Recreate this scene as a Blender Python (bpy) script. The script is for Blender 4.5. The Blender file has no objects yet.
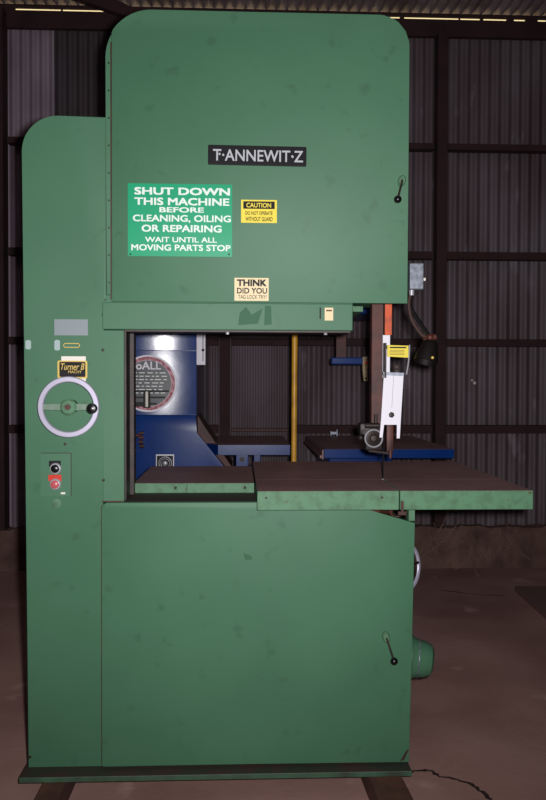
import bpy, bmesh, math, random
from mathutils import Vector, Matrix
random.seed(7)
S = bpy.context.scene
C = S.collection
PI = math.pi

# ---------------------------------------------------------------- materials
def lin(c):
    return tuple(((v/255)/12.92 if v/255 <= .04045 else ((v/255+.055)/1.055)**2.4) for v in c)
MATS = {}
def mat(name, rgb, rough=.55, metal=0, c2=None, scale=8, lo=.4, hi=.65, bump=0, bscale=60, detail=5, c3=None, s3=40, spec=.5, stretch=None):
    m = bpy.data.materials.new(name); m.use_nodes = True
    nt = m.node_tree; N = nt.nodes; L = nt.links
    b = N['Principled BSDF']
    b.inputs['Base Color'].default_value = (*lin(rgb), 1)
    b.inputs['Roughness'].default_value = rough
    b.inputs['Metallic'].default_value = metal
    b.inputs['Specular IOR Level'].default_value = spec
    tc = N.new('ShaderNodeTexCoord')
    src = tc.outputs['Object']
    if stretch:
        mp = N.new('ShaderNodeMapping'); mp.inputs['Scale'].default_value = stretch
        L.new(src, mp.inputs[0]); src = mp.outputs[0]
    col = None
    def layer(colA, rgbB, sc, lo, hi, seed):
        n = N.new('ShaderNodeTexNoise'); n.noise_dimensions = '4D'; n.inputs['W'].default_value = seed
        n.inputs['Scale'].default_value = sc; n.inputs['Detail'].default_value = detail
        L.new(src, n.inputs['Vector'])
        r = N.new('ShaderNodeMapRange'); r.inputs[1].default_value = lo; r.inputs[2].default_value = hi
        L.new(n.outputs['Fac'], r.inputs[0])
        x = N.new('ShaderNodeMix'); x.data_type = 'RGBA'
        L.new(r.outputs[0], x.inputs['Factor'])
        if isinstance(colA, tuple): x.inputs['A'].default_value = (*lin(colA), 1)
        else: L.new(colA, x.inputs['A'])
        x.inputs['B'].default_value = (*lin(rgbB), 1)
        return x.outputs['Result']
    if c2: col = layer(rgb, c2, scale, lo, hi, 1.3)
    if c3: col = layer(col if col else rgb, c3, s3, .62, .72, 7.7)
    if col: L.new(col, b.inputs['Base Color'])
    if bump:
        n = N.new('ShaderNodeTexNoise'); n.inputs['Scale'].default_value = bscale; n.inputs['Detail'].default_value = 4
        L.new(src, n.inputs['Vector'])
        bp = N.new('ShaderNodeBump'); bp.inputs['Strength'].default_value = bump; bp.inputs['Distance'].default_value = .01
        L.new(n.outputs['Fac'], bp.inputs['Height']); L.new(bp.outputs[0], b.inputs['Normal'])
    MATS[name] = m
    return m
GREEN = mat('green_machine_paint', (73,116,89), .52, 0, (67,109,83), 3, .35, .7, .012, 25, c3=(64,103,78), s3=18, spec=.3)
GREEN2 = mat('green_table_edge_paint', (86,128,98), .55, 0, (72,104,76), 30, .45, .7, c3=(84,66,48), s3=70, spec=.3)
PLATE = mat('green_baseplate_paint', (56,92,68), .6, 0, (48,60,46), 12)
GRIME = mat('oily_grime', (62,44,38), .75, 0, (44,50,38), 14, .4, .6)
STEEL = mat('rusty_table_steel', (156,120,118), .5, .0, (134,102,100), 5, .35, .7, .03, 30)
RUST = mat('brown_rusty_steel', (84,40,31), .55, .1, (56,27,23), 18, .4, .6)
BLUE = mat('blue_machine_paint', (5,54,126), .24, 0, (3,44,108), 5, .35, .7, .02, 12, spec=.4)
COVER = mat('blue_cover_paint', (5,54,126), .17, 0, (3,44,108), 5, .35, .7, .05, 7, spec=.4)
SILVER = mat('brushed_silver', (176,176,182), .35, .35)
LETTER = mat('raised_letter_metal', (176,180,186), .5)
DIAL = mat('printed_dial_grey', (62,64,74), .35, 0, (26,28,36), 9, .42, .62, spec=.25)
SPOKE = mat('worn_grey_green_paint', (112,132,116), .5, 0, (92,122,98), 40)
WHEEL = mat('handwheel_aluminium', (184,180,200), .4, .35)
GALV = mat('galvanised_box', (150,156,168), .4, .5, (120,126,138), 60, .4, .6)
BLACK = mat('black_plastic', (14,12,14), .3)
DARK = mat('dark_iron', (34,28,27), .5, .3, (52,40,36), 30)
LAMPB = mat('black_lamp_enamel', (16,10,10), .6, spec=.25)
WHITE = mat('white_guard_paint', (232,230,240), .5)
ORANGE = mat('orange_guard_paint', (214,84,26), .5, 0, (150,60,26), 22, .5, .7)
YELLOW = mat('yellow_sticker', (236,214,60), .5)
POLE = mat('yellow_pole_paint', (206,152,40), .4, 0, (168,118,34), 9)
CABLE = mat('brown_black_cable', (58,36,32), .6)
CREAM = mat('cream_sticker', (226,206,160), .5)
CREAMB = mat('beige_handle', (190,170,130), .5, 0, (150,130,95), 60, .45, .6)
GOLD = mat('gold_print', (214,184,90), .5)
INK = mat('black_print', (22,20,24), .5, spec=.2)
SIGNG = mat('bright_green_sign', (14,158,110), .35)
SIGNW = mat('white_sign_print', (225,236,228), .4)
RED = mat('red_legend', (206,50,34), .4)
PINK = mat('faded_red_button', (190,90,96), .3)
PRING = mat('pink_ring_print', (206,150,160), .4, 0, (150,70,84), 50, .45, .55, spec=.15)
PAPER = mat('white_paper', (232,226,216), .6)
GREY = mat('grey_bare_patch', (132,142,148), .5)
GPATCH = mat('dark_green_patch', (58,100,74), .6, spec=.2)
CHIP = mat('primer_chip', (160,180,178), .6)
FLOOR = mat('reddish_concrete', (178,140,130), .85, 0, (150,112,104), 2.2, .35, .65, .12, 35, c3=(190,156,144), s3=5)
CRACK = mat('crack_dirt', (44,28,26), .9)
PLINTH = mat('rough_plinth_concrete', (124,96,86), .9, 0, (92,68,62), 6, .35, .65, .5, 20, c3=(110,88,78), s3=14)
IRON_A = mat('corrugated_iron', (118,106,114), .6, .1, (90,74,78), 3, .35, .65, stretch=(1,1,.35), c3=(134,122,132), s3=9)
IRON_B = mat('corrugated_iron_bright', (164,148,162), .6, .1, (146,128,142), 2.5)
IRON_C = mat('corrugated_iron_dull', (84,76,82), .65, .1, (76,66,70), 3)
ROOF = mat('roof_iron', (156,138,146), .6, .1, (120,100,104), 5)
TIMBER = mat('dark_red_timber', (60,33,35), .8, 0, (46,25,28), 6, .4, .65, stretch=(1,1,1))
SKID = mat('brown_skid_timber', (92,56,44), .8, 0, (70,42,34), 12)
STRAW = mat('dry_straw', (150,122,104), .9)
MAT_ = mat('dark_rubber', (124,96,92), .8)
OUTER = mat('side_wall_board', (70,56,54), .9)

# ---------------------------------------------------------------- mesh helpers
def link(name, bm, m, parent=None, smooth=False, top=None):
    me = bpy.data.meshes.new(name)
    bmesh.ops.recalc_face_normals(bm, faces=bm.faces)
    if top:
        for f in bm.faces:
            if f.normal.z > .7: f.material_index = 1
    bm.to_mesh(me); bm.free()
    me.materials.append(m)
    if top: me.materials.append(top)
    if smooth:
        for p in me.polygons: p.use_smooth = True
        try: me.set_sharp_from_angle(angle=math.radians(35))
        except Exception: pass
    o = bpy.data.objects.new(name, me); C.objects.link(o)
    if parent: o.parent = parent; o.matrix_parent_inverse = parent.matrix_world.inverted() if False else Matrix()
    return o
def new(): return bmesh.new()
def box(bm, x0, x1, y0, y1, z0, z1, bev=0):
    vs = [bm.verts.new((x, y, z)) for x in (x0, x1) for y in (y0, y1) for z in (z0, z1)]
    fs = [bm.faces.new([vs[i] for i in q]) for q in ((0,1,3,2),(4,6,7,5),(0,4,5,1),(2,3,7,6),(0,2,6,4),(1,5,7,3))]
    if bev:
        es = list({e for f in fs for e in f.edges})
        bmesh.ops.bevel(bm, geom=es, offset=bev, segments=2, affect='EDGES', profile=.5)
    return bm
def prism(bm, pts, y0, y1, bev=0):
    """closed outline in the x-z plane extruded from y0 to y1"""
    a = [bm.verts.new((x, y0, z)) for x, z in pts]; b = [bm.verts.new((x, y1, z)) for x, z in pts]
    n = len(pts)
    f0 = bm.faces.new(a); f1 = bm.faces.new(b[::-1])
    for i in range(n): bm.faces.new((a[i], b[i], b[(i+1) % n], a[(i+1) % n]))
    if bev:
        bmesh.ops.bevel(bm, geom=list(f0.edges), offset=bev, segments=2, affect='EDGES', profile=.5)
    return bm
def rounded(x0, x1, z0, z1, r):
    """r = radii for (bottom-left, bottom-right, top-right, top-left)"""
    pts = []
    for (cx, cz, a0, q) in ((x0, z0, PI, 0), (x1, z0, 1.5*PI, 1), (x1, z1, 0, 2), (x0, z1, .5*PI, 3)):
        rr = r[q]
        if rr <= 0: pts.append((cx, cz)); continue
        ox = cx + (rr if q in (0, 3) else -rr); oz = cz + (rr if q in (0, 1) else -rr)
        n = max(4, int(rr*90))
        for i in range(n+1):
            a = a0 + .5*PI*i/n
            pts.append((ox+rr*math.cos(a), oz+rr*math.sin(a)))
    return pts
def basis(d):
    d = Vector(d).normalized()
    u = d.orthogonal().normalized(); v = d.cross(u)
    return d, u, v
def cyl(bm, p, q, r0, r1=None, n=24, cap=True):
    r1 = r0 if r1 is None else r1
    p = Vector(p); q = Vector(q); d, u, v = basis(q-p)
    a = [bm.verts.new(p+r0*(math.cos(2*PI*i/n)*u+math.sin(2*PI*i/n)*v)) for i in range(n)]
    b = [bm.verts.new(q+r1*(math.cos(2*PI*i/n)*u+math.sin(2*PI*i/n)*v)) for i in range(n)]
    for i in range(n): bm.faces.new((a[i], a[(i+1) % n], b[(i+1) % n], b[i]))
    if cap: bm.faces.new(a[::-1]); bm.faces.new(b)
    return bm
def lathe(bm, origin, axis, prof, n=32):
    """prof = list of (distance along axis, radius)"""
    o = Vector(origin); d, u, v = basis(axis)
    rings = []
    for t, r in prof:
        if r <= 1e-6: rings.append([bm.verts.new(o+t*d)])
        else: rings.append([bm.verts.new(o+t*d+r*(math.cos(2*PI*i/n)*u+math.sin(2*PI*i/n)*v)) for i in range(n)])
    for A, B in zip(rings, rings[1:]):
        for i in range(n):
            j = (i+1) % n
            if len(A) == 1 and len(B) == 1: break
            if len(A) == 1: bm.faces.new((A[0], B[i], B[j]))
            elif len(B) == 1: bm.faces.new((A[i], A[j], B[0]))
            else: bm.faces.new((A[i], A[j], B[j], B[i]))
    return bm
def torus(bm, c, axis, R, r, n=48, k=12, a0=0, a1=2*PI, flat=1):
    c = Vector(c); d, u, v = basis(axis)
    full = abs(a1-a0-2*PI) < 1e-6
    m = n if full else n+1
    rings = []
    for i in range(m):
        a = a0+(a1-a0)*i/n; e = math.cos(a)*u+math.sin(a)*v
        rings.append([bm.verts.new(c+e*(R+r*math.cos(2*PI*j/k))+d*(r*flat*math.sin(2*PI*j/k))) for j in range(k)])
    for i in range(n):
        A = rings[i]; B = rings[(i+1) % m]
        for j in range(k): bm.faces.new((A[j], A[(j+1) % k], B[(j+1) % k], B[j]))
    if not full: bm.faces.new(rings[0]); bm.faces.new(rings[-1][::-1])
    return bm
def tube(bm, pts, r, n=10, sub=6):
    P = [Vector(p) for p in pts]
    if len(P) > 2:
        Q = []
        for i in range(len(P)-1):
            p0 = P[max(0, i-1)]; p1 = P[i]; p2 = P[i+1]; p3 = P[min(len(P)-1, i+2)]
            for k in range(sub):
                t = k/sub
                Q.append(.5*((2*p1)+(-p0+p2)*t+(2*p0-5*p1+4*p2-p3)*t*t+(-p0+3*p1-3*p2+p3)*t**3))
        Q.append(P[-1]); P = Q
    rings = []; u = None
    for i, p in enumerate(P):
        d = (P[min(i+1, len(P)-1)]-P[max(0, i-1)]).normalized()
        if u is None: u = d.orthogonal().normalized()
        u = (u-d*u.dot(d)).normalized(); v = d.cross(u)
        rings.append([bm.verts.new(p+r*(math.cos(2*PI*j/n)*u+math.sin(2*PI*j/n)*v)) for j in range(n)])
    for A, B in zip(rings, rings[1:]):
        for j in range(n): bm.faces.new((A[j], A[(j+1) % n], B[(j+1) % n], B[j]))
    bm.faces.new(rings[0][::-1]); bm.faces.new(rings[-1])
    return bm
def ball(bm, c, r, n=20, sc=(1,1,1)):
    bmesh.ops.create_uvsphere(bm, u_segments=n, v_segments=n//2, radius=r, matrix=Matrix.Translation(c) @ Matrix.Diagonal((*sc, 1)))
    return bm
def text(name, s, cx, cz, w, h, y, m, parent, bold=0, shear=0, rot=0):
    """raised lettering facing -y, fitted into w x h centred on (cx, cz)"""
    cu = bpy.data.curves.new(name, 'FONT'); cu.body = s; cu.size = 1; cu.shear = shear; cu.resolution_u = 3
    to = bpy.data.objects.new(name, cu); C.objects.link(to)
    me = bpy.data.meshes.new_from_object(to.evaluated_get(bpy.context.evaluated_depsgraph_get()))
    bpy.data.objects.remove(to)
    bm = bmesh.new(); bm.from_mesh(me)
    xs = [v.co.x for v in bm.verts]; ys = [v.co.y for v in bm.verts]
    x0, x1, y0, y1 = min(xs), max(xs), min(ys), max(ys)
    k = bold*1.2                                               # heavier strokes: overlaid shifted outlines
    if k:
        src = list(bm.faces)
        for i, (dx, dy) in enumerate(((k, 0), (0, k), (k, k), (k*.5, k*.5))):
            g = bmesh.ops.duplicate(bm, geom=src)
            for v in g['geom']:
                if isinstance(v, bmesh.types.BMVert): v.co += Vector((dx, dy, .0001*(i+1)))
        x1 += k; y1 += k
    for v in bm.verts:
        a = ((v.co.x-x0)/(x1-x0)-.5)*w; b = ((v.co.y-y0)/(y1-y0)-.5)*h
        v.co = Vector((cx+a*math.cos(rot)-b*math.sin(rot), y-v.co.z*.3, cz+a*math.sin(rot)+b*math.cos(rot)))
    r = bmesh.ops.extrude_face_region(bm, geom=list(bm.faces))
    for g in r['geom']:
        if isinstance(g, bmesh.types.BMVert): g.co.y += .0006
    return link(name, bm, m, parent)
def thing(name, label, cat, loc, group=None):
    o = bpy.data.objects.new(name, None); o.empty_display_size = .1
    C.objects.link(o); o.location = loc
    o['label'] = label; o['category'] = cat
    if group: o['group'] = group
    return o
class Thing:
    """an Empty at the thing's base; parts are modelled in world metres and shifted under it"""
    def __init__(s, name, label, cat, loc, group=None):
        s.root = thing(name, label, cat, loc, group); s.loc = Vector(loc)
    def add(s, name, bm, m, parent=None, smooth=False, top=None, label=None):
        for v in bm.verts: v.co -= s.loc
        o = link(name, bm, m, parent or s.root, smooth, top)
        if label: o['label'] = label
        return o
    def text(s, name, body, cx, cz, w, h, y, m, parent=None, **k):
        return text(name, body, cx-s.loc.x, cz-s.loc.z, w, h, y-s.loc.y, m, parent or s.root, **k)
def solo(name, bm, m, label, cat, smooth=False, group=None):
    o = link(name, bm, m, None, smooth); o['label'] = label; o['category'] = cat
    if group: o['group'] = group
    return o
def struct(name, bm, m, smooth=False, parent=None):
    o = link(name, bm, m, parent, smooth)
    if parent is None: o['kind'] = 'structure'
    return o

# ================================================================ SETTING
FZ = -.085
bm = new(); box(bm, -3.4, 3.6, -4.4, 3.5, FZ-.1, FZ)
fl = struct('floor', bm, FLOOR)
def crack(pts, w):
    bm = new(); prev = None
    P = []
    for (a, b) in zip(pts, pts[1:]):
        for k in range(5):
            t = k/5; P.append((a[0]+(b[0]-a[0])*t+random.uniform(-.006, .006), a[1]+(b[1]-a[1])*t+random.uniform(-.006, .006)))
    P.append(pts[-1])
    for i, (x, y) in enumerate(P):
        ww = w*random.uniform(.5, 1.3)
        q = P[min(i+1, len(P)-1)]; r = P[max(i-1, 0)]
        d = Vector((q[0]-r[0], q[1]-r[1], 0)).normalized(); n = Vector((-d.y, d.x, 0))*ww
        c = Vector((x, y, FZ+.0008))
        cur = (bm.verts.new(c+n), bm.verts.new(c-n))
        if prev: bm.faces.new((prev[0], prev[1], cur[1], cur[0]))
        prev = cur
    return bm
for pts, w in (
    ([(0.531, 0.094), (0.579, 0.106), (0.638, 0.133), (0.678, 0.124), (0.696, 0.081), (0.744, 0.065), (0.786, 0.029), (0.806, -0.018), (0.828, -0.076)], .007),
    ([(0.531, 0.025), (0.504, -0.065)], .005),
    ([(1.32, 2.55), (1.489, 2.445), (1.699, 2.391)], .006),
):
    struct('floor_crack', crack(pts, w), CRACK, parent=fl)

def corrugated(x0, x1, z0, z1, y, pitch, amp, nz=6):
    bm = new(); n = int((x1-x0)/pitch*12)
    cols = []
    for i in range(n+1):
        x = x0+(x1-x0)*i/n
        yy = y+amp*math.cos(2*PI*(x-x0)/pitch)
        cols.append([bm.verts.new((x, yy, z0+(z1-z0)*k/nz)) for k in range(nz+1)])
    for A, B in zip(cols, cols[1:]):
        for k in range(nz): bm.faces.new((A[k], B[k], B[k+1], A[k+1]))
    return bm
WY = 3.35
bm = new(); box(bm, -3.4, 3.6, WY+.03, WY+.06, FZ, 3.92)
wall = struct('wall_back', bm, OUTER)
for x0, x1, z0, z1, m, pitch, dy in (
    (-3.35, -1.36, .12, 3.93, IRON_B, .072, 0), (-1.36, -.2, .12, 3.93, IRON_C, .076, .004),
    (-.23, .5, .12, 3.93, IRON_A, .040, .0), (.48, 1.55, .12, 3.93, IRON_A, .076, .006), (1.5, 3.55, .12, 3.93, IRON_A, .078, 0)):
    link('corrugated_sheet', corrugated(x0, x1, z0, z1, WY-dy, pitch, .012 if pitch > .05 else .006), m, wall, True)
# patchwork of short sheets and rough plinth along the bottom
bm = new()
random.seed(3)
nx = 160; rows = [(FZ, .16), (.0, .12), (.08, .09), (.15, .08), (.2, .07), (.2, -.03)]
grid = []
for i in range(nx+1):
    x = -3.35+6.9*i/nx
    grid.append([bm.verts.new((x, WY-.02-d-random.uniform(0, .02), z+(random.uniform(-.012, .012) if z > FZ else 0))) for z, d in rows])
for A, B in zip(grid, grid[1:]):
    for k in range(len(rows)-1): bm.faces.new((A[k], B[k], B[k+1], A[k+1]))
struct('baseboard_back', bm, PLINTH)
# timber framing of the wall
def trim(n, *b, m=TIMBER, bev=.004):
    bm = new(); box(bm, *b, bev=bev); return struct('trim_%d' % n, bm, m)
trim(1, 1.445, 1.52, WY-.14, WY-.025, .2, 3.84)
trim(2, -.145, -.07, WY-.14, WY-.025, .2, 3.84)
trim(3, -1.86, -1.69, WY-.16, WY-.025, .2, 3.95)
k = 4
for z, h in ((3.02, .045), (2.22, .055), (1.575, .055), (.93, .06)):
    for x0, x1 in ((-3.3, -1.87), (-1.68, -.155), (-.06, 1.435), (1.53, 3.5)):
        if z < 1 and x0 == -.06:
            trim(k, x0, .38, WY-.05, WY-.012, z-.02, z+.005, m=RUST); k += 1; x0 = .38
        trim(k, x0, x1, WY-.10, WY-.012, z-h/2, z+h/2); k += 1
trim(k, -3.38, 3.58, WY-.06, WY-.012, 3.84, 3.965); k += 1
trim(k, -3.38, 3.58, WY-.06, WY-.03, 3.983, 4.008); k += 1
for x, w_ in ((-3.38, 1.75), (-1.3, .01), (-.82, .27), (-.42, .008), (-.15, .01), (.1, .008), (.44, .012), (.9, .008), (1.05, .010), (1.18, .03), (1.62, .008), (1.78, .02), (1.98, .05), (2.12, .09), (2.28, .5)):   # packers that break up the daylight gap
    trim(k, x, x+w_, WY-.059, WY-.031, 3.96, 3.985, bev=0); k += 1
bm = new(); prism(bm, [(-.80, 3.86), (-.62, 3.86), (-.95, 4.01), (-1.25, 4.01)], 3.12, 3.19)
struct('trim_%d' % k, bm, TIMBER); k += 1
# roof: corrugations run towards the viewer and rise with it
bm = new(); x0, x1 = -3.4, 3.6; n = int((x1-x0)/.076*10); rows = []
for i in range(n+1):
    x = x0+(x1-x0)*i/n; dz = .013*math.cos(2*PI*x/.076)
    rows.append([bm.verts.new((x, y, 4.021+(3.36-y)*.045+dz)) for y in (3.36, 2.4, 0, -4.4)])
for A, B in zip(rows, rows[1:]):
    for j in range(3): bm.faces.new((A[j], B[j], B[j+1], A[j+1]))
struct('ceiling', bm, ROOF, True)
bm = new(); box(bm, -3.5, -3.4, -4.4, 3.5, FZ, 5.0); struct('wall_left', bm, OUTER)
bm = new(); box(bm, 3.6, 3.7, -4.4, 3.5, FZ, 5.0); struct('wall_right', bm, OUTER)
bm = new(); box(bm, -3.5, 3.7, -4.5, -4.4, FZ, 5.0); struct('wall_front', bm, OUTER)

# ================================================================ GREEN BAND SAW
T = Thing('band_saw', 'tall green industrial band saw with rounded head, warning signs and a wide flat table', 'band saw', (0, .3, -.008))
# base plate
bm = new(); box(bm, -.704, .566, -.065, .76, -.008, .010, .002)
T.add('base_plate', bm, PLATE, top=GRIME)
# column
bm = new(); prism(bm, [(-.692, .0105), (-.446, .0105), (-.446, 1.545), (-.433, 1.545), (-.433, 2.137)] + rounded(-.703, -.433, 1.0, 2.137, (0,0,0,.115))[3:] , 0, .24, .004)
col = T.add('column', bm, GREEN, smooth=True)
bm = new(); box(bm, -.446, -.377, .002, .22, .885, 1.447, .002)
tp = T.add('throat_post', bm, GREEN)
bm = new()
box(bm, -.377, -.371, .012, .10, .89, 1.445); box(bm, -.377, -.360, .125, .15, .89, 1.445, .002); box(bm, -.377, -.368, .17, .235, .89, 1.445, .002)
T.add('throat_lining', bm, DARK, label='dark metal strips lining the left side of the throat')
# lower cabinet
bm = new(); prism(bm, [(-.446, .0105), (.568, .0105), (.568, .800), (.42, .835), (.38, .870), (-.446, .870)], 0, .74)
T.add('cabinet', bm, GREEN)
bm = new(); box(bm, -.377, .40, .002, .739, .870, .886)
T.add('cabinet_top', bm, GRIME, top=GRIME)
bm = new(); prism(bm, [(-.447, .022)]+[(-.447, .870), (-.443, .880), (-.430, .886), (.40, .886), (.424, .857), (.580, .818), (.566, .018)], -.022, -.001, .003)
ld = T.add('lower_door', bm, GREEN, smooth=True)
bm = new(); box(bm, .560, .580, -.015, .03, .822, .874); T.add('table_bracket', bm, GREEN2)
bm = new(); box(bm, -.4515, -.4455, -.004, -.0005, .015, .872); box(bm, -.4505, -.378, -.004, -.0005, .8865, .8895); T.add('door_edging', bm, RUST, ld)
# small rust marks and wear on the lower door
bm = new(); prism(bm, [(.535, .022), (.548, .026), (.565, .062), (.556, .058)], -.0228, -.0222); T.add('rust_mark', bm, RUST, ld)
bm = new(); prism(bm, [(.013, .72), (.04, .71), (.045, .70), (.02, .695)], -.0226, -.0222); T.add('scuff', bm, GPATCH, ld)
# table: two pieces split by a kerf, and a lower side table
kx = .512
def plate_piece(bm, x0, x1, y0, y1, z0, z1): box(bm, x0, x1, y0, y1, z0, z1, .0018)
bm = new()
plate_piece(bm, .057, kx-.002, -.10, .2, .872, .933)
plate_piece(bm, kx+.002, .945, -.10, .2, .872, .933)
plate_piece(bm, .057, .945, .2, .845, .872, .933)
mt = T.add('table', bm, GREEN2, top=STEEL)
bm = new(); ball(bm, (kx, .2, .934), .005, 12, (1,1,.4)); T.add('kerf_pin', bm, SILVER, mt, True)
bm = new(); box(bm, kx+.004, kx+.012, -.107, -.10, .862, .90); box(bm, kx-.006, kx+.022, -.108, -.10, .855, .868, .002)
T.add('clamp_bolt', bm, RUST, mt)
for x in (.085, .455):
    bm = new(); cyl(bm, (x, -.1035, .912), (x, -.10, .912), .004, n=12); T.add('screw', bm, DARK, mt)
bm = new(); box(bm, -.373, .053, .2, .775, .886, .921, .002)
st = T.add('side_table', bm, GREEN2, top=STEEL)
for x in (-.225, .02):
    bm = new(); cyl(bm, (x, .1965, .905), (x, .20, .905), .005, n=12); T.add('bolt', bm, INK, st)
bm = new(); box(bm, -.186, -.184, .1985, .2005, .888, .918); T.add('seam', bm, INK, st)
# trunnion seen in the cut away corner
bm = new(); box(bm, .40, .55, .12, .30, .835, .871, .004); cyl(bm, (.44, .05, .848), (.52, .09, .838), .013)
torus(bm, (.53, .04, .845), (0,1,.2), .02, .005); box(bm, .43, .47, .02, .05, .845, .871, .002)
T.add('trunnion', bm, RUST, smooth=True)
# head
hp = rounded(-.433, .546, 1.56, 2.472, (0,0,.10,.15))
bm = new(); prism(bm, hp, -.012, .36, .003)
T.add('head_casing', bm, GREEN, smooth=True)
bm = new(); prism(bm, [q for q in rounded(-.433, .550, 1.538, 2.4715, (0,0,.10,.15)) if q[0] > -.412] + [(-.412, 2.398), (-.412, 1.538)], -.024, -.0125, .002)
ud = T.add('upper_door', bm, GREEN, smooth=True)
bm = new(); cyl(bm, (-.4145, -.0155, 1.545), (-.4145, -.0155, 2.37), .0024, n=10)
hg = T.add('hinge', bm, RUST)
for i in range(9):
    z = 1.60+i*.088
    bm = new(); cyl(bm, (-.4225, -.0150, z), (-.4225, -.0121, z), .0028, n=8); T.add('screw', bm, DARK, hg)
# header panel above the throat
bm = new(); box(bm, -.446, .372, -.006, .10, 1.449, 1.537, .003); box(bm, -.446, .372, .002, .10, 1.53, 1.58)
hd = T.add('header_panel', bm, GREEN)
bm = new(); box(bm, -.376, .366, .005, .11, 1.443, 1.4485)
T.add('header_lip', bm, DARK, label='dark metal lip under the header panel')
for x in (-.04, .285):
    bm = new(); cyl(bm, (x, .02, 1.436), (x, .02, 1.4428), .006, n=10); T.add('lip_bolt', bm, SILVER, hd)
bm = new(); box(bm, .36, .43, .15, .35, 1.525, 1.545, .002); T.add('head_bracket', bm, GREEN2)
bm = new(); prism(bm, [(-.005, 1.465), (.06, 1.47), (.075, 1.52), (.04, 1.50), (.02, 1.525), (.0, 1.505)], -.0067, -.0062); T.add('paint_patch', bm, GPATCH, hd)
bm = new(); prism(bm, [(.08, 1.465), (.105, 1.468), (.103, 1.528), (.083, 1.53)], -.0067, -.0062); T.add('paint_patch', bm, GPATCH, hd)
bm = new(); box(bm, .262, .267, -.0075, -.0062, 1.487, 1.525, 0); T.add('slot', bm, INK, hd)
bm = new(); box(bm, .279, .307, -.0072, -.0062, 1.482, 1.524, 0); s = T.add('label', bm, CREAM, hd, label='small cream data sticker')
bm = new(); box(bm, .284, .303, -.0078, -.0072, 1.512, 1.517); T.add('print', bm, RUST, s)

# --- signs on the upper door
DY = -.024
bm = new(); prism(bm, rounded(*(-0.36, -0.025, 1.684, 1.917), (.004,)*4), DY-.0022, DY-.0002); sg = T.add('safety_sign', bm, SIGNG, ud, label='bright green sign with white lettering')
for s_, cx, cz, w, h, b in (('SHUT DOWN', -0.1855, 1.893, 0.307, 0.024, .05), ('THIS MACHINE', -0.1865, 1.86, 0.305, 0.024, .045), ('BEFORE', -0.1875, 1.8335, 0.143, 0.017, .04), ('CLEANING, OILING', -0.1865, 1.8045, 0.315, 0.025, .035), ('OR REPAIRING', -0.1875, 1.7735, 0.257, 0.023, .04), ('WAIT UNTIL ALL', -0.1895, 1.7375, 0.231, 0.017, .03), ('MOVING PARTS STOP', -0.1895, 1.712, 0.319, 0.02, .035)):
    T.text('lettering', s_, cx, cz, w, h, DY-.0030, SIGNW, sg, bold=b)
for p, y_ in (((-0.352, 1.69), 254), ((-0.035, 1.692), 254.5), ((-0.351, 1.907), 186.5), ((-0.034, 1.911), 186.5)):
    bm = new(); cyl(bm, (p[0], DY-.0035, p[1]), (p[0], DY-.002, p[1]), .003, n=10); T.add('sign_rivet', bm, INK if y_ > 200 else SIGNG, sg)
# maker's plate
a, cz, w, h = (0.056, 2.0105, 0.318, 0.063)
bm = new(); prism(bm, rounded(-w/2, w/2, -h/2, h/2, (.004,)*4), DY-.006, DY-.0002, .0015)
bmesh.ops.rotate(bm, verts=bm.verts, cent=(0,0,0), matrix=Matrix.Rotation(.008, 3, 'Y')); bmesh.ops.translate(bm, verts=bm.verts, vec=(a, 0, cz))
np_ = T.add('nameplate', bm, INK, ud, label='black nameplate with raised silver letters')
cx, cz, w, h = (0.0585, 2.0095, 0.291, 0.037)
T.text('lettering', 'T\u00b7ANNEWIT\u00b7Z', cx, cz, w, h, DY-.0070, LETTER, np_, bold=.018, rot=-.008)
for p, y_ in (((-0.066, 2.013), 154), ((0.17, 2.007), 157)):
    bm = new(); cyl(bm, (p[0], DY-.009, p[1]), (p[0], DY-.006, p[1]), .0035, n=12); T.add('rivet', bm, LETTER, np_)
# caution sticker
bm = new(); box(bm, (0.004, 0.12, 1.795, 1.869)[0], (0.004, 0.12, 1.795, 1.869)[1], DY-.0012, DY-.0002, *(0.004, 0.12, 1.795, 1.869)[2:]); cs = T.add('caution_sticker', bm, YELLOW, ud, label='yellow caution sticker')
q = (0.011, 0.113, 1.84, 1.864)
bm = new(); box(bm, q[0], q[1], DY-.0020, DY-.0012, q[2], q[3]); T.add('band', bm, INK, cs)
for s_, cx, cz, w, h, m_, b in (('CAUTION', 0.061, 1.8515, 0.08, 0.015, YELLOW,.03), ('DO NOT OPERATE', 0.062, 1.826, 0.088, 0.012, INK,.025), ('WITHOUT GUARD', 0.062, 1.807, 0.088, 0.014, INK,.025)):
    T.text('lettering', s_, cx, cz, w, h, DY-.0028, m_, cs, bold=b)
# think sticker
q = (-0.017, 0.094, 1.543, 1.617)
bm = new(); box(bm, q[0], q[1], DY-.0012, DY-.0002, q[2], q[3]); ts = T.add('think_sticker', bm, CREAM, ud, label='cream sticker with black lettering')
for s_, cx, cz, w, h, b in (('THINK', 0.039, 1.601, 0.096, 0.022, .07), ('DID YOU', 0.04, 1.5755, 0.098, 0.019, .035), ('TAG LOCK TRY?', 0.041, 1.5555, 0.092, 0.013, .008)):
    T.text('lettering', s_, cx, cz, w, h, DY-.0020, INK, ts, bold=b)
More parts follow.
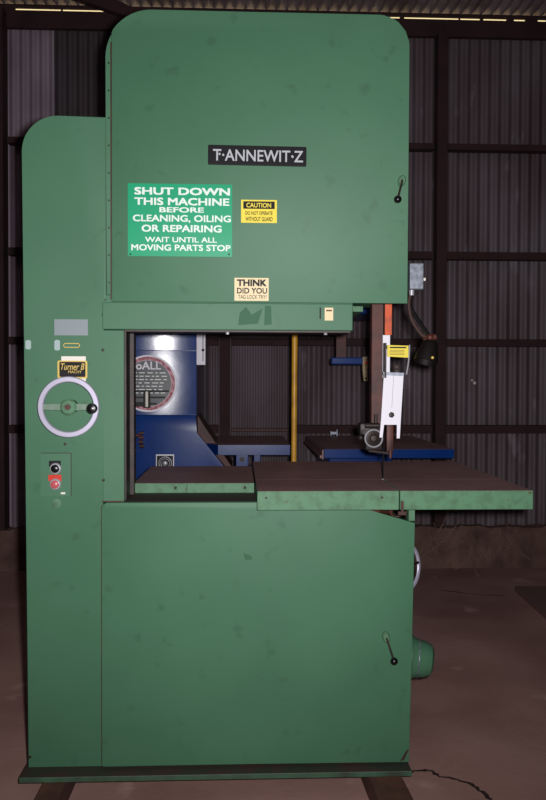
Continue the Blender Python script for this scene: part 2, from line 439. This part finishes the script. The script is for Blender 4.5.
# --- door latches
def latch(door, b, k, rx):
    (bx, bz), (kx_, kz) = b, k
    bm = new(); lathe(bm, (bx, DY, bz), (0,-1,0), [(0,.013),(.008,.012),(.012,.009),(.013,0)])
    d = Vector((kx_-bx, 0, kz-bz)).normalized()
    for v in bm.verts:
        r = v.co-Vector((bx, v.co.y, bz)); t = r.dot(d); v.co += d*t*rx
    h = T.add('latch', bm, GREEN2, door, True)
    bm = new(); tube(bm, [(bx, DY-.012, bz), (bx*.6+kx_*.4, DY-.02, bz*.6+kz*.4), (kx_, DY-.028, kz)], .0035); T.add('lever', bm, DARK, h, True)
    bm = new(); ball(bm, (kx_, DY-.030, kz), .0125); T.add('knob', bm, BLACK, h, True)
latch(ud, (0.527, 1.936), (0.509, 1.87), .5)
latch(ld, (0.485, 0.439), (0.507, 0.368), .5)

# --- things on the column
CYF = 0.0
def plate_on_column(name, q, m, t=.001, r=0, parent=None, label=None, base=0):
    bm = new(); prism(bm, rounded(*q, (r,)*4), -base-t, -base-.0001)
    return T.add(name, bm, m, parent or col, label=label)
plate_on_column('bare_patch', (-0.601, -0.493, 1.429, 1.481), GREY, .0008, label='grey rectangle of bare metal')
plate_on_column('paint_chip', (-0.694, -0.676, 1.383, 1.413), CHIP, .0008, r=.006)
plate_on_column('paint_chip', (-0.601, -0.583, 1.38, 1.414), CHIP, .0008, r=.006)
bm = new()
q = (-0.572, -0.519, 1.389, 1.404)
for b in ((q[0],q[1],q[2],q[2]+.0025),(q[0],q[1],q[3]-.0025,q[3]),(q[0],q[0]+.0025,q[2],q[3]),(q[1]-.0025,q[1],q[2],q[3])): box(bm, b[0], b[1], -.0012, -.0001, b[2], b[3])
T.add('slot_frame', bm, GOLD, col)
pp = plate_on_column('paper_backing', (-0.579, -0.5, 1.278, 1.361), PAPER, .0008, r=.002)
dl = plate_on_column('dealer_sticker', (-0.591, -0.495, 1.289, 1.347), GOLD, .0018, r=.005, label='black and gold dealer sticker')
q = (-0.585, -0.501, 1.294, 1.343); bm = new(); prism(bm, rounded(*q, (.004,)*4), -.0025, -.0018); T.add('field', bm, INK, dl)
cx, cz, w, h = (-0.542, 1.3275, 0.076, 0.021); T.text('lettering', 'Turner B', cx, cz, w, h, -.0033, GOLD, dl, bold=.01, shear=.3)
cx, cz, w, h = (-0.5345, 1.3105, 0.043, 0.009); T.text('lettering', 'MACHY', cx, cz, w, h, -.0033, GOLD, dl, bold=.005)
# hand wheel
hc = (-0.544, 1.198)
H = Vector((hc[0], -.055, hc[1]))
bm = new(); prof = []
Rr, ww = .0975, .0185
sec = [(Rr-ww, .004), (Rr-ww, -.005), (Rr-ww*.85, -.0085), (Rr-ww*.15, -.0085), (Rr, -.005), (Rr, .004), (Rr-ww*.4, .0085)]
rings = []
for i in range(72):
    a = 2*PI*i/72; rings.append([bm.verts.new((H.x+r*math.cos(a), H.y+dy, H.z+r*math.sin(a))) for r, dy in sec])
for i in range(72):
    A = rings[i]; B = rings[(i+1) % 72]
    for j in range(len(sec)): bm.faces.new((A[j], A[(j+1) % len(sec)], B[(j+1) % len(sec)], B[j]))
hw = T.add('handwheel', bm, WHEEL, smooth=True, label='silver handwheel on the column')
for s in (-1, 1):
    bm = new(); prism(bm, [(H.x+s*.02, H.z-.011), (H.x+s*(Rr-ww*.7), H.z-.009), (H.x+s*(Rr-ww*.7), H.z+.009), (H.x+s*.02, H.z+.011)][::s], H.y-.004, H.y+.006, .001)
    T.add('spoke', bm, SPOKE, hw)
bm = new(); lathe(bm, (H.x, 0, H.z), (0,-1,0), [(0,.022),(.045,.022),(.052,.026),(.062,.026),(.067,.020),(.068,0)]); T.add('hub', bm, GREEN2, hw, True)
bm = new(); cyl(bm, (H.x, -.062, H.z), (H.x, -.076, H.z), .0095, n=6); T.add('nut', bm, RUST, hw)
bm = new(); lathe(bm, (H.x+.078, H.y, H.z-.004), (0,-1,0), [(0,.006),(.010,.007),(.014,.016),(.03,.017),(.038,.013),(.04,.006),(.041,0)]); T.add('grip', bm, BLACK, hw, True)
# start-stop station
cpb = plate_on_column('panel_border', (-0.645, -0.547, 0.905, 1.047), DARK, .001, r=.003)  # dark plate offset behind the panel, showing at its top and right
cp = plate_on_column('control_panel', (-0.647, -0.549, 0.905, 1.045), GREEN, .003, r=.003)
b1 = plate_on_column('legend_plate', (-0.619, -0.581, 1.002, 1.021), INK, .0015, parent=cp, base=.003)
b2 = plate_on_column('legend_plate', (-0.621, -0.579, 0.955, 0.975), RED, .0015, parent=cp, base=.003, label='red legend plate')
for p, y_, m1 in (((-0.597, 0.996), 468.8, BLACK), ((-0.598, 0.945), 484.2, PINK)):
    bm = new(); lathe(bm, (p[0], -.003, p[1]), (0,-1,0), [(0,.0185),(.006,.0185),(.009,.016),(.009,.0125)]); bb = T.add('push_button', bm, SILVER, cp, True)
    bm = new(); lathe(bm, (p[0], -.003, p[1]), (0,-1,0), [(.004,.0135),(.014,.0135),(.017,.010),(.018,0)]); T.add('button_cap', bm, m1, bb, True)
plate_on_column('tag', (-0.581, -0.567, 0.912, 0.918), PAPER, .0012, parent=cp, base=.003)
p = (-0.596, 0.881); bm = new(); lathe(bm, (p[0], 0, p[1]), (0,-1,0), [(0,.016),(.003,.016),(.004,.013),(.003,0)]); T.add('knockout', bm, GREEN2, col, True)
for p, y_ in (((-0.444, 1.496), 315), ((-0.445, 1.382), 350), ((-0.444, 0.957), 480), ((-0.685, 0.046), 757), ((-0.568, 1.075), 444)):
    bm = new(); lathe(bm, (p[0], 0, p[1]), (0,-1,0), [(0,.005),(.003,.004),(.004,0)], 10); T.add('bolt', bm, DARK, col, True)

# --- guide post, guides, blade and guards at the right of the head
bm = new(); box(bm, *(0.473, 0.518), .225, .27, 1.12, 1.75, .003); T.add('guide_post', bm, RUST)
bm = new(); box(bm, *(0.516, 0.541), .2, .215, 1.448, 1.60, .001); T.add('upper_blade_guard', bm, ORANGE, label='orange strip guard')
bm = new(); box(bm, *(0.507, 0.533), .19, .199, 1.295, 1.447, .001); T.add('guard_strip', bm, WHITE, label='white strip')
bm = new(); box(bm, .514, .5155, .20, .225, .86, 1.60); T.add('blade', bm, LAMPB)
Yg = .165
bm = new(); prism(bm, [(0.507, 1.305), (0.498, 1.147), (0.493, 1.085), (0.504, 1.085), (0.508, 1.131), (0.555, 1.131), (0.554, 1.082), (0.565, 1.082), (0.569, 1.165), (0.577, 1.302)][::-1], Yg, Yg+.004, .0008)
bg = T.add('blade_guard', bm, WHITE, label='white forked blade guard')
p = (0.535, 1.165)
bm = new(); lathe(bm, (p[0], Yg, p[1]), (0,-1,0), [(0,.011),(.003,.010),(.004,.004),(.004,0)], 6); T.add('guard_bolt', bm, DARK, bg)
q0 = (0.541, 1.302); q1 = (0.535, 1.189)
bm = new(); prism(bm, [(q1[0], q1[1]), (q1[0]+.0012, q1[1]), (q0[0]+.0012, q0[1]), (q0[0], q0[1])], Yg-.0012, Yg-.0001); T.add('fold_line', bm, GREY, bg)
bm = new(); prism(bm, [(0.507, 1.305), (0.504, 1.316), (0.578, 1.313), (0.577, 1.302)], Yg-.002, Yg+.02); T.add('guard_rim', bm, GALV, bg)
q = (0.517, 0.591, 1.37, 1.41)
bm = new(); prism(bm, [(q[0], q[2]), (q[1], q[2]-.004), (q[1], q[3]-.002), (q[0], q[3])], .154, .157); ws = T.add('warning_label', bm, YELLOW, label='small yellow warning label')
bm = new(); box(bm, q[0]+.008, q[1]-.008, .1530, .1539, q[3]-.011, q[3]-.006); T.add('print', bm, INK, ws)
bm = new()
for i in range(4): box(bm, q[0]+.008, q[1]-.014, .1532, .1539, q[2]+.006+i*.005, q[2]+.0075+i*.005)
T.add('fine_print', bm, RUST, ws)
bm = new(); box(bm, *(0.508, 0.515), .16, .2, 1.295, 1.418); box(bm, *(0.514, 0.588), .158, .163, 1.397, 1.409); T.add('label_bracket', bm, DARK)
bm = new(); tube(bm, [(*v,) for v in ((0.596, 0.16, 1.411), (0.594, 0.16, 1.365), (0.592, 0.16, 1.344), (0.586, 0.16, 1.307))], .0028); T.add('wire_stay', bm, SILVER, smooth=True)
bm = new(); torus(bm, (0.553, 0.17, 1.334), (0,1,0), .008, .0025, flat=1); box(bm, *(0.548, 0.559), .17, .18, 1.302, 1.341); T.add('thumb_screw', bm, DARK, smooth=True)
# guide wheel assembly
g = (0.475, 0.18, 1.081); gv = Vector(g)
bm = new(); torus(bm, g, (0,1,0), .0305, .0030, flat=1.2)
gr = T.add('guide_wheel', bm, SILVER, smooth=True)
bm = new(); lathe(bm, gv+Vector((0,.04,0)), (0,-1,0), [(0,.030),(.026,.030),(.028,.02),(.032,.012),(.04,.010),(.041,0)]); T.add('guide_hub', bm, DARK, gr, True)
bm = new()
box(bm, gv.x-.045, gv.x+.028, .20, .26, gv.z+.012, gv.z+.052, .004); box(bm, gv.x-.025, gv.x+.035, .20, .25, gv.z-.045, gv.z+.02, .006)
cyl(bm, (gv.x-.03, .19, gv.z+.045), (gv.x+.02, .19, gv.z+.045), .010); cyl(bm, (gv.x+.01, .195, gv.z+.04), (gv.x+.01, .195, gv.z+.085), .006)
ball(bm, (gv.x-.045, .19, gv.z+.002), .012); cyl(bm, (gv.x-.03, .185, gv.z+.022), (gv.x-.03, .21, gv.z+.022), .010)
cyl(bm, (gv.x-.015, .20, gv.z-.045), (gv.x+.06, .20, gv.z-.055), .006)
T.add('blade_guide', bm, DARK, smooth=True)
bm = new(); box(bm, *(0.523, 0.548), .19, .21, 1.032, 1.131, .003); cyl(bm, (0.537, 0.19, 1.039), (0.537, 0.19, 1.01), .006); T.add('guide_jaw', bm, RUST, smooth=True)

# --- work lamp
q = (0.576, 0.62, 1.593, 1.682)
bm = new(); box(bm, q[0]-.004, q[1], .05, .12, q[2], q[3], .004); wl = T.add('work_lamp', bm, GALV, label='grey switch box with a black swing-arm lamp')
p = (0.627, 1.631); bm = new(); cyl(bm, (q[1]-.001, .085, p[1]), (p[0]+.006, .083, p[1]), .005, .006, 12); T.add('toggle', bm, PAPER, wl, True)
bm = new(); cyl(bm, (0.586, 0.085, 1.594), (0.586, 0.085, 1.576), .009); T.add('cable_gland', bm, SILVER, wl, True)
bm = new(); tube(bm, [(0.582, 0.085, 1.578), (0.577, 0.085, 1.544), (0.589, 0.09, 1.493), (0.621, 0.09, 1.445), (0.645, 0.09, 1.432)], .006); T.add('cable', bm, CABLE, wl, True)
bm = new(); tube(bm, [(0.585, 0.09, 1.578), (0.584, 0.1, 1.542), (0.612, 0.1, 1.494), (0.651, 0.1, 1.439)], .0075); T.add('arm', bm, BLACK, wl, True)
bm = new(); cyl(bm, (0.631, 0.09, 1.421), (0.672, 0.09, 1.437), .013, .011); ball(bm, (0.648, 0.075, 1.433), .012); T.add('joint', bm, RUST, wl, True)
a = Vector((0.654, 0.09, 1.422)); b = Vector((0.633, 0.075, 1.349)); L_ = (b-a).length
bm = new(); lathe(bm, a, b-a, [(0,0),(0,.020),(.004,.024),(L_*.25,.030),(L_*.7,.039),(L_,.041),(L_,.037),(L_*.6,.034),(L_*.2,.024),(L_*.15,0)]); T.add('lamp_shade', bm, LAMPB, wl, True)
bm = new(); ball(bm, (0.648, 0.037, 1.363), .005); T.add('shade_sticker', bm, GOLD, wl, True)

# --- tilt wheel, knob and motor on the right side
wc = Vector((.612, .26, .605)); ax = Vector((.70, -.70, .10)).normalized()
bm = new(); torus(bm, wc, ax, .082, .009, flat=.7); tw = T.add('tilt_wheel', bm, WHEEL, smooth=True, label='silver tilt handwheel behind the cabinet')
bm = new(); cyl(bm, wc-ax*.05, wc+ax*.012, .012); d, u, v = basis(ax)
for i in range(3): cyl(bm, wc, wc+(math.cos(2.1*i+.5)*u+math.sin(2.1*i+.5)*v)*.08, .006)
T.add('wheel_spokes', bm, DARK, tw, True)
bm = new(); cyl(bm, (.566, .2, .425), (.590, .2, .425), .006); ball(bm, (.597, .2, .425), .013); T.add('side_knob', bm, BLACK, smooth=True)
mo = Vector((.568, .33, .258)); ma = Vector((1, -.16, -.10))
bm = new(); lathe(bm, mo, ma, [(0,.082),(.06,.082),(.062,.085),(.075,.085),(.077,.080),(.095,.070),(.125,.066),(.150,.055),(.158,.040),(.16,0)]); m_ = T.add('motor', bm, GREEN, smooth=True)
bm = new(); torus(bm, mo+ma.normalized()*.102, ma, .070, .0025); torus(bm, mo+ma.normalized()*.068, ma, .085, .002); T.add('motor_band', bm, GALV, m_, True)

# timbers under the saw
def skid(pts, label):
    bm = new(); a = [bm.verts.new((x, y, FZ+.0005)) for x, y in pts]; b = [bm.verts.new((x, y, -.0085)) for x, y in pts]
    bm.faces.new(a[::-1]); bm.faces.new(b)
    for i in range(4): bm.faces.new((a[i], a[(i+1) % 4], b[(i+1) % 4], b[i]))
    return solo('wooden_skid', bm, SKID, label, 'timber')
skid([(-.632, -.42), (-.56, -.42), (-.545, .6), (-.617, .6)], 'brown timber skid under the left end of the band saw base')
skid([(.44, -.42), (.55, -.42), (.50, .6), (.40, .6)], 'brown timber skid under the right end of the band saw base')

# ================================================================ BLUE BAND SAW BEHIND
B = Thing('band_saw', 'dark blue band saw with round dial plate standing behind the green saw', 'band saw', (-.3, 2.2, FZ))
Y0 = 1.72
bm = new(); prism(bm, [(-.92, FZ), (.35, FZ), (.35, .60), (-.05, .77), (-.234, 1.0), (-.234, 1.098), (-.92, 1.098)], Y0, Y0+.55, .004); prism(bm, [(-.92, 1.098), (-.236, 1.098), (-.236, 2.15), (-.92, 2.15)], Y0+.031, Y0+.55); bc = B.add('column', bm, BLUE, smooth=True)
for z0, z1, nm in ((1.100, 1.446, 'dial_cover'), (1.450, 2.14, 'upper_cover')):
    bm = new(); ns = 24
    for i in range(ns):                                        # a slightly bowed sheet
        xa, xb = -.915+.6805*i/ns, -.915+.6805*(i+1)/ns
        box(bm, xa, xb, Y0-.0005, Y0+.03, z0, z1)
    bmesh.ops.remove_doubles(bm, verts=bm.verts, dist=1e-5)
    bmesh.ops.delete(bm, geom=[f for f in bm.faces if abs(f.normal.x) > .9 and -.914 < f.calc_center_median().x < -.235], context='FACES_ONLY')
    B.add(nm, bm, COVER, bc, smooth=True)
bm = new(); prism(bm, [(-.232, 1.09), (-.195, 1.03), (-.04, .80), (-.05, .775), (-.2305, .99)], Y0+.12, Y0+.5); B.add('throat_casting', bm, RUST)
bm = new(); box(bm, -.233, .82, Y0+.10, Y0+.6, 1.66, 2.15, .01); B.add('head', bm, BLUE)
bm = new(); box(bm, -.232, -.184, Y0-.02, Y0+.05, 1.37, 1.657, .002); ll = B.add('light_strip', bm, WHITE, label='pale metal guard strip')
bm = new(); box(bm, -.199, -.195, Y0-.0212, Y0-.02, 1.39, 1.60); cyl(bm, (-.197, Y0-.024, 1.45), (-.197, Y0-.02, 1.45), .008, n=12); B.add('slot', bm, INK, ll)
# round dial plate
dc = (-0.492, 1.269); rr = 28.3*.00542
def disc(name, r, y0, y1, m, parent, label=None, inner=0):
    bm = new(); lathe(bm, (dc[0], y0, dc[1]), (0,-1,0), [(0,r),(y0-y1,r),(y0-y1,inner)] if not inner else [(0,inner),(0,r),(y0-y1,r),(y0-y1,inner),(0,inner)], 64)
    return B.add(name, bm, m, parent, label=label)
dp = disc('dial_plate', rr, Y0, Y0-.010, WHITE, bc, 'round white-rimmed dial plate')
disc('print_ring', rr*.94, Y0-.010, Y0-.0108, PRING, dp, 'pink printed ring', rr*.82)
disc('dial_face', rr*.81, Y0-.010, Y0-.0112, DIAL, dp, 'grey dial face', .001)
bm = new()
for i in range(9):
    z = dc[1]-.11+i*.017; wd = math.sqrt(max(0, (rr*.78)**2-(z-dc[1])**2))
    if i in (0, 2, 4): box(bm, dc[0]-wd, dc[0]+wd, Y0-.0121, Y0-.0113, z-.0035, z+(.006 if i < 5 else .002))
B.add('dial_bands', bm, INK, dp)
bm = new()
random.seed(5)
for i in range(7):
    z = dc[1]+.055-i*.018; x = dc[0]-.085
    while x < dc[0]+.085:
        w_ = random.uniform(.012, .035); box(bm, x, x+w_, Y0-.0129, Y0-.0122, z, z+.0045); x += w_+random.uniform(.006, .014)
B.add('dial_print', bm, SIGNW, dp)
cx, cz, w, h = (-0.5105, 1.3655, 0.177, 0.043); B.text('lettering', 'DoALL', cx, cz, w, h, Y0-.0132, WHITE, dp, bold=.03)
bm = new(); q = (-0.516, -0.479, 1.137, 1.234); box(bm, q[0], q[1], Y0-.02, Y0-.011, q[2], q[3], .002); lv = B.add('lever_plate', bm, INK, dp)
q = (-0.503, -0.489, 1.143, 1.226); bm = new(); box(bm, q[0], q[1], Y0-.035, Y0-.02, q[2], q[3], .002); B.add('lever', bm, PAPER, lv)
q = (-0.599, -0.513, 1.137, 1.169); bm = new(); box(bm, q[0], q[1], Y0-.02, Y0-.0131, q[2]+.008, q[3], .002); B.add('dark_bar', bm, INK, dp)
# small controls
bm = new(); random.seed(2)
for p, y_ in (((-0.527, 1.002), 433), ((-0.527, 0.978), 437.5), ((-0.53, 0.954), 442), ((-0.548, 0.989), 435.5), ((-0.524, 0.932), 446), ((-0.567, 0.913), 449.5)):
    cyl(bm, (p[0]-.012, Y0-.03, p[1]), (p[0]+.012, Y0-.03, p[1]), .010, n=10); box(bm, p[0]-.004, p[0]+.004, Y0-.03, Y0, p[1]-.004, p[1]+.004)
B.add('valve_fittings', bm, RUST, smooth=True)
q = (-0.452, -0.353, 0.813, 0.886)
bm = new(); box(bm, q[0], q[1], Y0-.004, Y0, q[2], q[3], .001); gp = B.add('gauge_plate', bm, SILVER, bc)
bm = new(); box(bm, q[0]+.006, q[1]-.006, Y0-.0052, Y0-.004, q[2], q[3]-.008); B.add('gauge_face', bm, INK, gp)
p = (-0.401, 0.838); bm = new(); torus(bm, (p[0], Y0-.006, p[1]), (0,1,0), .034, .003); torus(bm, (p[0], Y0-.006, p[1]), (0,1,0), .024, .002); lathe(bm, (p[0], Y0-.005, p[1]), (0,-1,0), [(0,.014),(.012,.014),(.016,.008),(.016,0)]); B.add('gauge_knob', bm, SILVER, gp, True)
# covers bowed and dial tilted to steer where the flash glare falls
for o in list(B.root.children_recursive):
    for v in o.data.vertices:
        w_ = v.co+B.loc
        if w_.x < -.18 and w_.z > 1.099 and w_.y < Y0+.0305:
            if o.name.startswith(('dial_cover', 'upper_cover')): v.co.y += .102*(w_.x+.40)+.2*(w_.x+.40)**2-.045*max(0, w_.z-1.448)
            elif w_.x < -.24: v.co.y += .05*(w_.x+.48)-.009
# tables
bm = new(); pts = [(-.18, 1.83), (-.115, 1.705), (.275, 1.705), (.275, 2.45), (-.18, 2.45)]
a = [bm.verts.new((x, y, .883)) for x, y in pts]; b = [bm.verts.new((x, y, .937)) for x, y in pts]
bm.faces.new(a[::-1]); bm.faces.new(b)
for i in range(5): bm.faces.new((a[i], a[(i+1) % 5], b[(i+1) % 5], b[i]))
B.add('small_table', bm, BLUE, top=STEEL)
bm = new(); box(bm, -.02, .05, 1.80, 1.9, .60, .883, .004); box(bm, .08, .12, 1.85, 1.95, .60, .883, .004); pd = B.add('table_leg', bm, BLUE)
bm = new(); cyl(bm, (.015, 1.795, .85), (.015, 1.80, .85), .014, n=14); B.add('bolt', bm, DARK, pd)
bm = new(); box(bm, .455, 1.165, 1.66, 2.75, .868, .918, .003); lt = B.add('large_table', bm, BLUE, top=STEEL)
bm = new(); box(bm, .446, .4545, 1.665, 2.745, .862, .914, .002); box(bm, .436, .446, 1.68, 2.73, .868, .882); B.add('side_rail', bm, STEEL, lt)
bm = new(); box(bm, .50, .86, 1.85, 2.5, FZ, .8675, .01); B.add('pedestal', bm, BLUE)
bm = new(); box(bm, *(0.554, 0.612), 1.95, 1.99, 1.408, 1.66, .002); B.add('guide_post', bm, RUST)
q = (0.525, 0.706, 1.381, 1.421); bm = new(); box(bm, q[0], q[1], 1.93, 1.98, q[2], q[3], .006); B.add('guide_arm', bm, BLUE)
q = (0.702, 0.733, 1.286, 1.426); bm = new(); prism(bm, [(q[0]+.008, q[2]), (q[1], q[2]), (q[1], q[3]), (q[0], q[3]-.003), (q[0], q[2]+.06)], 1.91, 1.94, .002); hb = B.add('arm_handle', bm, CREAMB, label='beige handle with a red mark')
bm = new(); box(bm, q[0]+.008, q[1]-.004, 1.9085, 1.9099, q[3]-.045, q[3]-.028); B.add('red_mark', bm, RED, hb)
bm = new(); cyl(bm, (q[1]-.012, 1.9085, q[2]+.014), (q[1]-.012, 1.9099, q[2]+.014), .006, n=10); B.add('hole', bm, INK, hb)
# small bright clip lying on the blue table
c = (.635, 2.70, .9185)
bm = new(); box(bm, c[0]-.028, c[0]-.018, c[1]-.01, c[1]+.01, c[2], c[2]+.032, .002); box(bm, c[0]+.012, c[0]+.022, c[1]-.01, c[1]+.01, c[2], c[2]+.045, .002); box(bm, c[0]-.02, c[0]+.014, c[1]-.006, c[1]+.006, c[2]+.01, c[2]+.03, .002)
solo('steel_clip', bm, GALV, 'small shiny pale steel clip lying on the big blue saw table', 'clip')
# yellow pole standing between the two blue tables
bm = new(); lathe(bm, (.268, 1.35, FZ+.0005), (.004, 0, 1), [(0,0),(0,.013),(1.0,.0135),(1.45,.0145),(1.9,.015),(1.9,0)], 20)
solo('yellow_pole', bm, POLE, 'upright yellow pole behind the green saw table, beside the small blue table', 'pole', True)
# wire loop hanging behind the header
bm = new(); tube(bm, [(-0.139, 1.2, 1.5), (-0.122, 1.2, 1.483), (-0.129, 1.2, 1.455), (-0.148, 1.2, 1.469)], .002, sub=2)
for s_, e_ in (((-0.139, 1.2, 1.5), (-0.148, 1.2, 1.469)),): pass
# floor items
bm = new()
pts = [(1.72, .95), (2.7, .9), (2.8, 2.45), (1.80, 2.5)]
a = [bm.verts.new((x, y, FZ+.0005)) for x, y in pts]; b_ = [bm.verts.new((x, y, FZ+.035)) for x, y in pts]
bm.faces.new(a[::-1]); bm.faces.new(b_)
for i in range(4): bm.faces.new((a[i], a[(i+1) % 4], b_[(i+1) % 4], b_[i]))
solo('rubber_mat', bm, MAT_, 'dark flat slab lying on the floor at the right edge', 'mat')
bm = new(); random.seed(11)
def strand(pts, r=.0022): tube(bm, pts, r, 5, 5)
strand([(1.662, 3.05, 0.195), (1.737, 3.05, 0.035), (1.671, 2.95, -0.05), (1.728, 2.9, -0.109), (1.854, 2.85, -0.112)])
strand([(1.795, 3.05, 0.107), (1.787, 3.0, -0.005), (1.733, 3.04, 0.088)]); strand([(1.918, 3.05, 0.194), (1.97, 3.05, 0.106), (2.085, 3.0, 0.008)])
strand([(1.372, 3.05, 0.182), (1.394, 3.05, 0.073), (1.44, 3.0, 0.012)]); strand([(1.507, 3.1, 0.317), (1.457, 3.1, 0.208), (1.408, 3.02, 0.115)]); strand([(1.528, 2.95, -0.049), (1.635, 3.0, 0.025), (1.678, 3.05, 0.108)])
for i in range(26):
    x = random.uniform(1.3, 2.4); z = random.uniform(.05, .32); p = Vector((x, 3.07, z))
    strand([p, p+Vector((random.uniform(-.08,.08), -.03, random.uniform(-.06,.03))), p+Vector((random.uniform(-.16,.16), -.06, random.uniform(-.16,-.02)))], .0016)
o = link('dry_weeds', bm, STRAW); o['kind'] = 'stuff'; o['label'] = 'tangled dry weed stalks along the foot of the iron wall'; o['category'] = 'weeds'
# two small pale blobs set on the wall to the right
p = (1.768, 1.276)
bm = new(); ball(bm, (p[0], 3.325, p[1]), .012, 10, (1,.4,1)); ball(bm, (p[0]-.02, 3.325, p[1]+.02), .008, 10, (1,.4,1))
o = link('wall_pale_spot', bm, PAPER, wall)

# ================================================================ LIGHT, WORLD, CAMERA
def add_light(name, typ, loc, power, color, **k):
    l = bpy.data.lights.new(name, typ); l.energy = power; l.color = color
    for a_, v_ in k.items(): setattr(l, a_, v_)
    o = bpy.data.objects.new(name, l); C.objects.link(o); o.location = loc; return o
fo = add_light('camera_flash', 'SPOT', (.05, -2.60, 1.31), 325, (1, .97, .98), shadow_soft_size=.022, spot_size=math.radians(105), spot_blend=1.0)
fo.rotation_euler = (Vector((0, 0, 1.50))-fo.location).to_track_quat('-Z', 'Y').to_euler()
am = add_light('added_fill', 'AREA', (.2, -.6, 4.1), 6.5, (1, .8, .85), shape='RECTANGLE', size=4, size_y=4)  # weak unseen fill panel added under the roof to lift the blacks
w = bpy.data.worlds.new('world'); S.world = w; w.use_nodes = True
bg_ = w.node_tree.nodes['Background']; bg_.inputs[0].default_value = (1, .80, .42, 1); bg_.inputs[1].default_value = 1.1

cam = bpy.data.cameras.new('camera'); co = bpy.data.objects.new('camera', cam); C.objects.link(co)
cam.sensor_fit = 'VERTICAL'; cam.sensor_height = 36; cam.lens = 36.0; cam.clip_start = .05
ps, pt, rl = math.radians(2.4), math.radians(1.3), .003
f = Vector((math.sin(ps)*math.cos(pt), math.cos(ps)*math.cos(pt), -math.sin(pt)))
r0 = Vector((math.cos(ps), -math.sin(ps), 0)); u0 = r0.cross(f)
r = r0*math.cos(rl)+u0*math.sin(rl); u = u0*math.cos(rl)-r0*math.sin(rl)
M = Matrix((r, u, -f)).transposed().to_4x4(); M.translation = (0, -2.63, 1.28)
co.matrix_world = M
S.camera = co
vs = S.view_settings; vs.view_transform = 'Standard'; vs.look = 'None'; vs.exposure = 0; vs.gamma = 1; vs.use_curve_mapping = False
